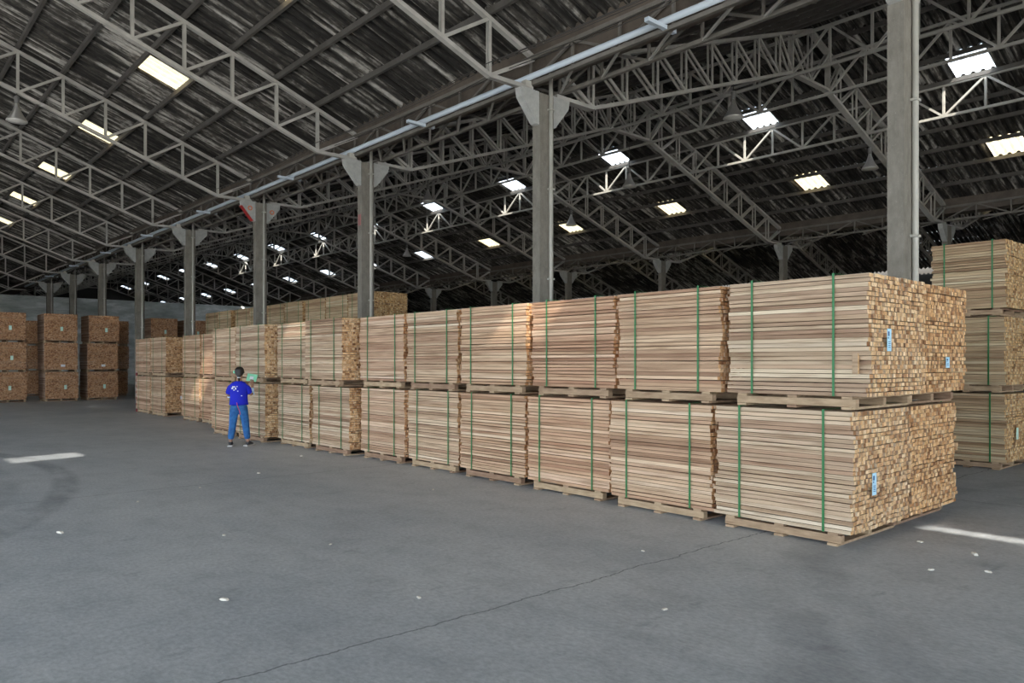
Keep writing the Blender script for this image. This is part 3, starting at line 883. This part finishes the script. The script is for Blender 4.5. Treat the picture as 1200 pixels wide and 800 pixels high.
# shirt
shirt = loft('shirt', [((0, 0, .805), .170, .118), ((0, 0, .815), .182, .128), ((0, 0, .88), .172, .122), ((0, 0, .97), .165, .116), ((0, -.002, 1.06), .172, .118), ((0, -.006, 1.14), .185, .116),
              ((0, -.008, 1.195), .182, .10), ((0, -.008, 1.23), .145, .085), ((0, -.006, 1.262), .085, .066), ((0, -.004, 1.275), .06, .058)], M['shirt'], pers, 20)
for q_ in (-1, 1):
    skin('short_sleeve', {'a': ((q_ * .10, -.004, 1.175), .07), 'b': ((q_ * .160, .0, 1.15), .070), 'c': ((q_ * .192, .014, 1.06), .062), 'd': ((q_ * .204, .02, 1.01), .056)}, [('a', 'b'), ('b', 'c'), ('c', 'd')], 'a', M['shirt'], shirt)
skin('sleeve', {'a': ((.205, .015, 1.05), .05), 'b': ((.230, .03, .985), .052), 'c': ((.238, .13, 1.14), .037)}, [('a', 'b'), ('b', 'c')], 'b', M['sleeve'], pers)
skin('sleeve', {'a': ((-.195, .02, 1.05), .05), 'b': ((-.214, .04, .98), .05), 'c': ((-.13, .19, 1.022), .037)}, [('a', 'b'), ('b', 'c')], 'b', M['sleeve'], pers)
bp = MB()
for px, pz, pw, ph in ((-.075, 1.165, .05, .022), (-.10, 1.135, .03, .03), (-.04, 1.13, .025, .035), (-.015, 1.17, .02, .016), (-.07, 1.10, .022, .016), (.07, .99, .02, .014), (.0, 1.08, .018, .02)):
    bp.box(px - pw / 2, px + pw / 2, -.152, -.10, pz - ph / 2, pz + ph / 2)
put('back_print', bp.mesh('back_print', M['white']), shirt)
# jeans
jj = {'w': ((0, 0, .86), (.150, .112)), 'p': ((0, 0, .78), (.150, .118)), 'l': ((-.088, 0, .70), .098), 'lk': ((-.117, .025, .43), .076), 'la': ((-.152, -.018, .12), .062),
      'r': ((.088, 0, .70), .098), 'rk': ((.122, .025, .43), .076), 'ra': ((.166, -.008, .12), .062)}
jeans = skin('jeans', jj, [('p', 'w'), ('p', 'l'), ('l', 'lk'), ('lk', 'la'), ('p', 'r'), ('r', 'rk'), ('rk', 'ra')], 'p', M['denim'], pers)
for s in (-1, 1):
    put('back_pocket', MB().prism([(-.045, .05), (.045, .05), (.045, -.03), (0, -.05), (-.045, -.03)], -.006, .006).mesh('back_pocket', M['denim']), jeans, (s * .075, -.124, .73))
put('lanyard', MB().tube([(-.02, -.135, .86), (.0, -.142, .78), (.03, -.135, .70), (.045, -.12, .62)], .007, 6).mesh('lanyard', M['pink']), pers)
for nm, a, tp in (('l', (-.155, -.02), (-.01, 1)), ('r', (.17, -.01), (.42, .9))):
    d = Vector((tp[0], tp[1], 0)).normalized(); ax = Vector((a[0], a[1], 0))
    q = lambda k, z: tuple(ax + d * k + Vector((0, 0, z)))
    so = skin('shoe', {'a': (q(-.05, .045), (.040, .042)), 'b': (q(.03, .05), (.044, .046)), 'c': (q(.11, .04), (.046, .034)), 'd': (q(.165, .032), (.034, .024)), 'e': (q(-.02, .095), (.042, .03))},
              [('a', 'b'), ('b', 'c'), ('c', 'd'), ('b', 'e')], 'b', M['shoe'], pers)
    s_ = MB().bar(q(-.085, .012), q(.19, .012), .024, .085, (0, 0, 1))
    put('sole', s_.mesh('sole', M['sole']), so)
# papers held up in her hand
pp = tag(empty('paper_pad', (5.84, 14.70, 0), -math.atan2(.50, .866)), 'mint green paper pad held up in the worker\'s hand', 'paper')
pp2 = put('sheet', MB().box(-.11, .085, -.004, .004, -.07, .085).mesh('sheet', M['green_paper']), pp, (.225, .225, 1.325), (-.35, .15, -.1))
put('sheet', MB().box(-.05, .02, -.0065, -.0042, -.03, .03).mesh('sheet', M['white']), pp, (.225, .225, 1.325), (-.35, .15, -.1))
